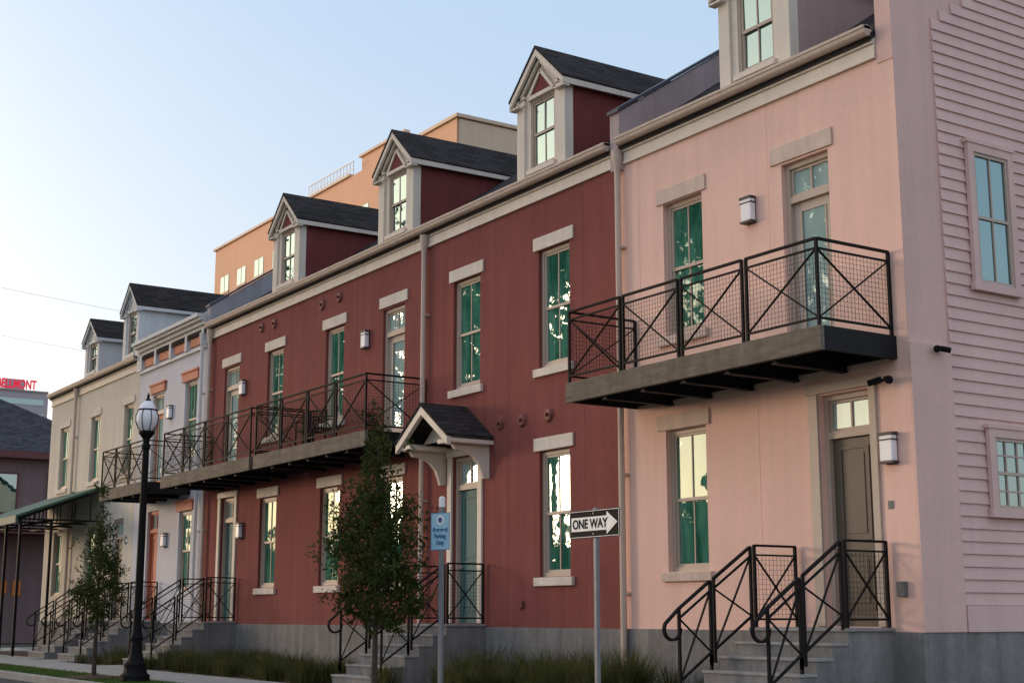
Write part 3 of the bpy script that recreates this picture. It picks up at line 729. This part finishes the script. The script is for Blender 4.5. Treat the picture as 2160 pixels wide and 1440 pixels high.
# ------------------------------------------------------------------ signs
S=empty('one_way_sign'); sx,sy,sz=-12.42,-4.3,2.27
b=B('post','galv',S); b.box(sx-.028,sx+.028,sy+.006,sy+.05,G-.1,sz+.17); b.done(.006)
b=B('plate','sk',S); b.box(sx-.455,sx+.455,sy-.002,sy+.001,sz-.15,sz+.15); b.done()
b=B('arrow','sw',S)
b.poly([(sx+dx,sy-.0045,sz+dz) for dx,dz in ((-.41,-.075),(.23,-.075),(.23,-.122),(.42,0),(.23,.122),(.23,.075),(-.41,.075))]); 
b.done()
b=B('border','sw',S)
for q in ((-.445,.445,.136,.142),(-.445,.445,-.142,-.136),(-.445,-.439,-.136,.136),(.439,.445,-.136,.136)): b.box(sx+q[0],sx+q[1],sy-.004,sy-.0022,sz+q[2],sz+q[3])
b.done()
text('lettering','ONE WAY',S,(sx-.07,sy-.007,sz-.003),.14,(math.pi/2,0,0),'sk',.001,.0035,sx=.96)
b=B('bolts','galv',S)
for z in (.11,-.11): b.cyl((sx,sy-.003,sz+z),(sx,sy-.012,sz+z),.012,.012,8)
b.done()
S=empty('parking_sign'); S.location=(-15.35,-4.5,0); S.rotation_euler=(0,0,math.radians(18))
sz=2.32
b=B('post','galv',S); b.box(-.03,.03,.006,.05,G-.1,sz+.36); b.done(.006)
b=B('post_cap','sw',S); b.lathe((0,.03,sz+.30),[(0,.04),(.12,.04),(.14,.0)],10); b.done()
b=B('plate','sb',S); b.box(-.155,.155,-.002,.002,sz-.23,sz+.23); b.done()
b=B('emblem','sw',S); b.cyl((0,-.0022,sz+.14),(0,-.004,sz+.14),.06,.06,20); b.done()
b=B('emblem_centre','sbd',S); b.cyl((0,-.0042,sz+.14),(0,-.006,sz+.14),.035,.035,20)
for q in ((-.148,.148,.222,.228),(-.148,.148,-.228,-.222),(-.154,-.148,-.228,.228),(.148,.154,-.228,.228)): b.box(q[0],q[1],-.004,-.0022,sz+q[2],sz+q[3])
b.done()
for s_,zz in (('Reserved',.02),('Parking',-.06),('Only',-.14)): text('lettering',s_,S,(0,-.005,sz+zz),.075,(math.pi/2,0,0),'sbd',.001,.002,sx=.85)

b=B('power_lines','wire')
for z0,z1 in ((25.3,24.1),(22.0,20.6)):
    pr=None
    for k in range(13):
        t=k/12; p=Vector((-100,-6+70*t,z0+(z1-z0)*t-2.2*math.sin(math.pi*t)))
        if pr: b.cyl(pr,p,.011,.011,5,False)
        pr=p
b.done()

# ------------------------------------------------------------------ sky / light
el=math.radians(8); az=Vector((-.84,-.54,0)).normalized()
Sd=Vector((az.x*math.cos(el),az.y*math.cos(el),math.sin(el)))
w=bpy.data.worlds.new('World'); scene.world=w; w.use_nodes=True; nt=w.node_tree; nt.nodes.clear()
out=nt.nodes.new('ShaderNodeOutputWorld')
sk=N(nt,'ShaderNodeTexSky'); sk.sky_type='NISHITA'; sk.sun_disc=False; sk.sun_elevation=el; sk.sun_rotation=math.atan2(az.x,az.y)%(2*math.pi)
b1=N(nt,'ShaderNodeBackground'); b1.inputs[1].default_value=.05; nt.links.new(sk.outputs[0],b1.inputs[0])
tc=N(nt,'ShaderNodeTexCoord'); sp=N(nt,'ShaderNodeSeparateXYZ'); nt.links.new(tc.outputs['Generated'],sp.inputs[0])
base=ramp(nt,sp.outputs[2],[(0,(.78,.62,.60)),(.09,(.70,.65,.68)),(.2,(.51,.58,.68)),(.4,(.41,.53,.69)),(1,(.56,.60,.70))])
dt=N(nt,'ShaderNodeVectorMath',operation='DOT_PRODUCT'); nt.links.new(tc.outputs['Generated'],dt.inputs[0]); dt.inputs[1].default_value=tuple(az)
mx=N(nt,'ShaderNodeMath',operation='MAXIMUM'); nt.links.new(dt.outputs['Value'],mx.inputs[0]); mx.inputs[1].default_value=0
pw=N(nt,'ShaderNodeMath',operation='POWER'); nt.links.new(mx.outputs[0],pw.inputs[0]); pw.inputs[1].default_value=5.5
zz=N(nt,'ShaderNodeMath',operation='ABSOLUTE'); nt.links.new(sp.outputs[2],zz.inputs[0])
ze=N(nt,'ShaderNodeMath',operation='MULTIPLY'); nt.links.new(zz.outputs[0],ze.inputs[0]); ze.inputs[1].default_value=-1.0
ex=N(nt,'ShaderNodeMath',operation='EXPONENT'); nt.links.new(ze.outputs[0],ex.inputs[0])
ml=N(nt,'ShaderNodeMath',operation='MULTIPLY'); nt.links.new(pw.outputs[0],ml.inputs[0]); nt.links.new(ex.outputs[0],ml.inputs[1])
b2=N(nt,'ShaderNodeBackground'); nt.links.new(base,b2.inputs[0]); b2.inputs[1].default_value=1.14
b3=N(nt,'ShaderNodeBackground'); b3.inputs[0].default_value=(1,.75,.45,1)
m3=N(nt,'ShaderNodeMath',operation='MULTIPLY'); nt.links.new(ml.outputs[0],m3.inputs[0]); m3.inputs[1].default_value=3.3; nt.links.new(m3.outputs[0],b3.inputs[1])
a1=N(nt,'ShaderNodeAddShader'); a2=N(nt,'ShaderNodeAddShader')
nt.links.new(b1.outputs[0],a1.inputs[0]); nt.links.new(b2.outputs[0],a1.inputs[1]); nt.links.new(a1.outputs[0],a2.inputs[0]); nt.links.new(b3.outputs[0],a2.inputs[1]); nt.links.new(a2.outputs[0],out.inputs[0])
sun=bpy.data.lights.new('sun','SUN'); sun.energy=2.1; sun.angle=math.radians(14); sun.color=(1,.74,.52)
so=bpy.data.objects.new('sun',sun); COL.objects.link(so); so.rotation_euler=(-Sd).to_track_quat('-Z','Y').to_euler()

# ------------------------------------------------------------------ camera
cam=bpy.data.cameras.new('camera'); co=bpy.data.objects.new('camera',cam); COL.objects.link(co)
co.location=(0,-13.5,1.3); co.rotation_euler=(math.radians(90+10.88),0,math.radians(56.75))
cam.lens=50; cam.sensor_width=36; cam.clip_end=3000; cam.clip_start=.1
scene.camera=co
scene.view_settings.view_transform='Standard'; scene.view_settings.look='None'; scene.view_settings.exposure=0
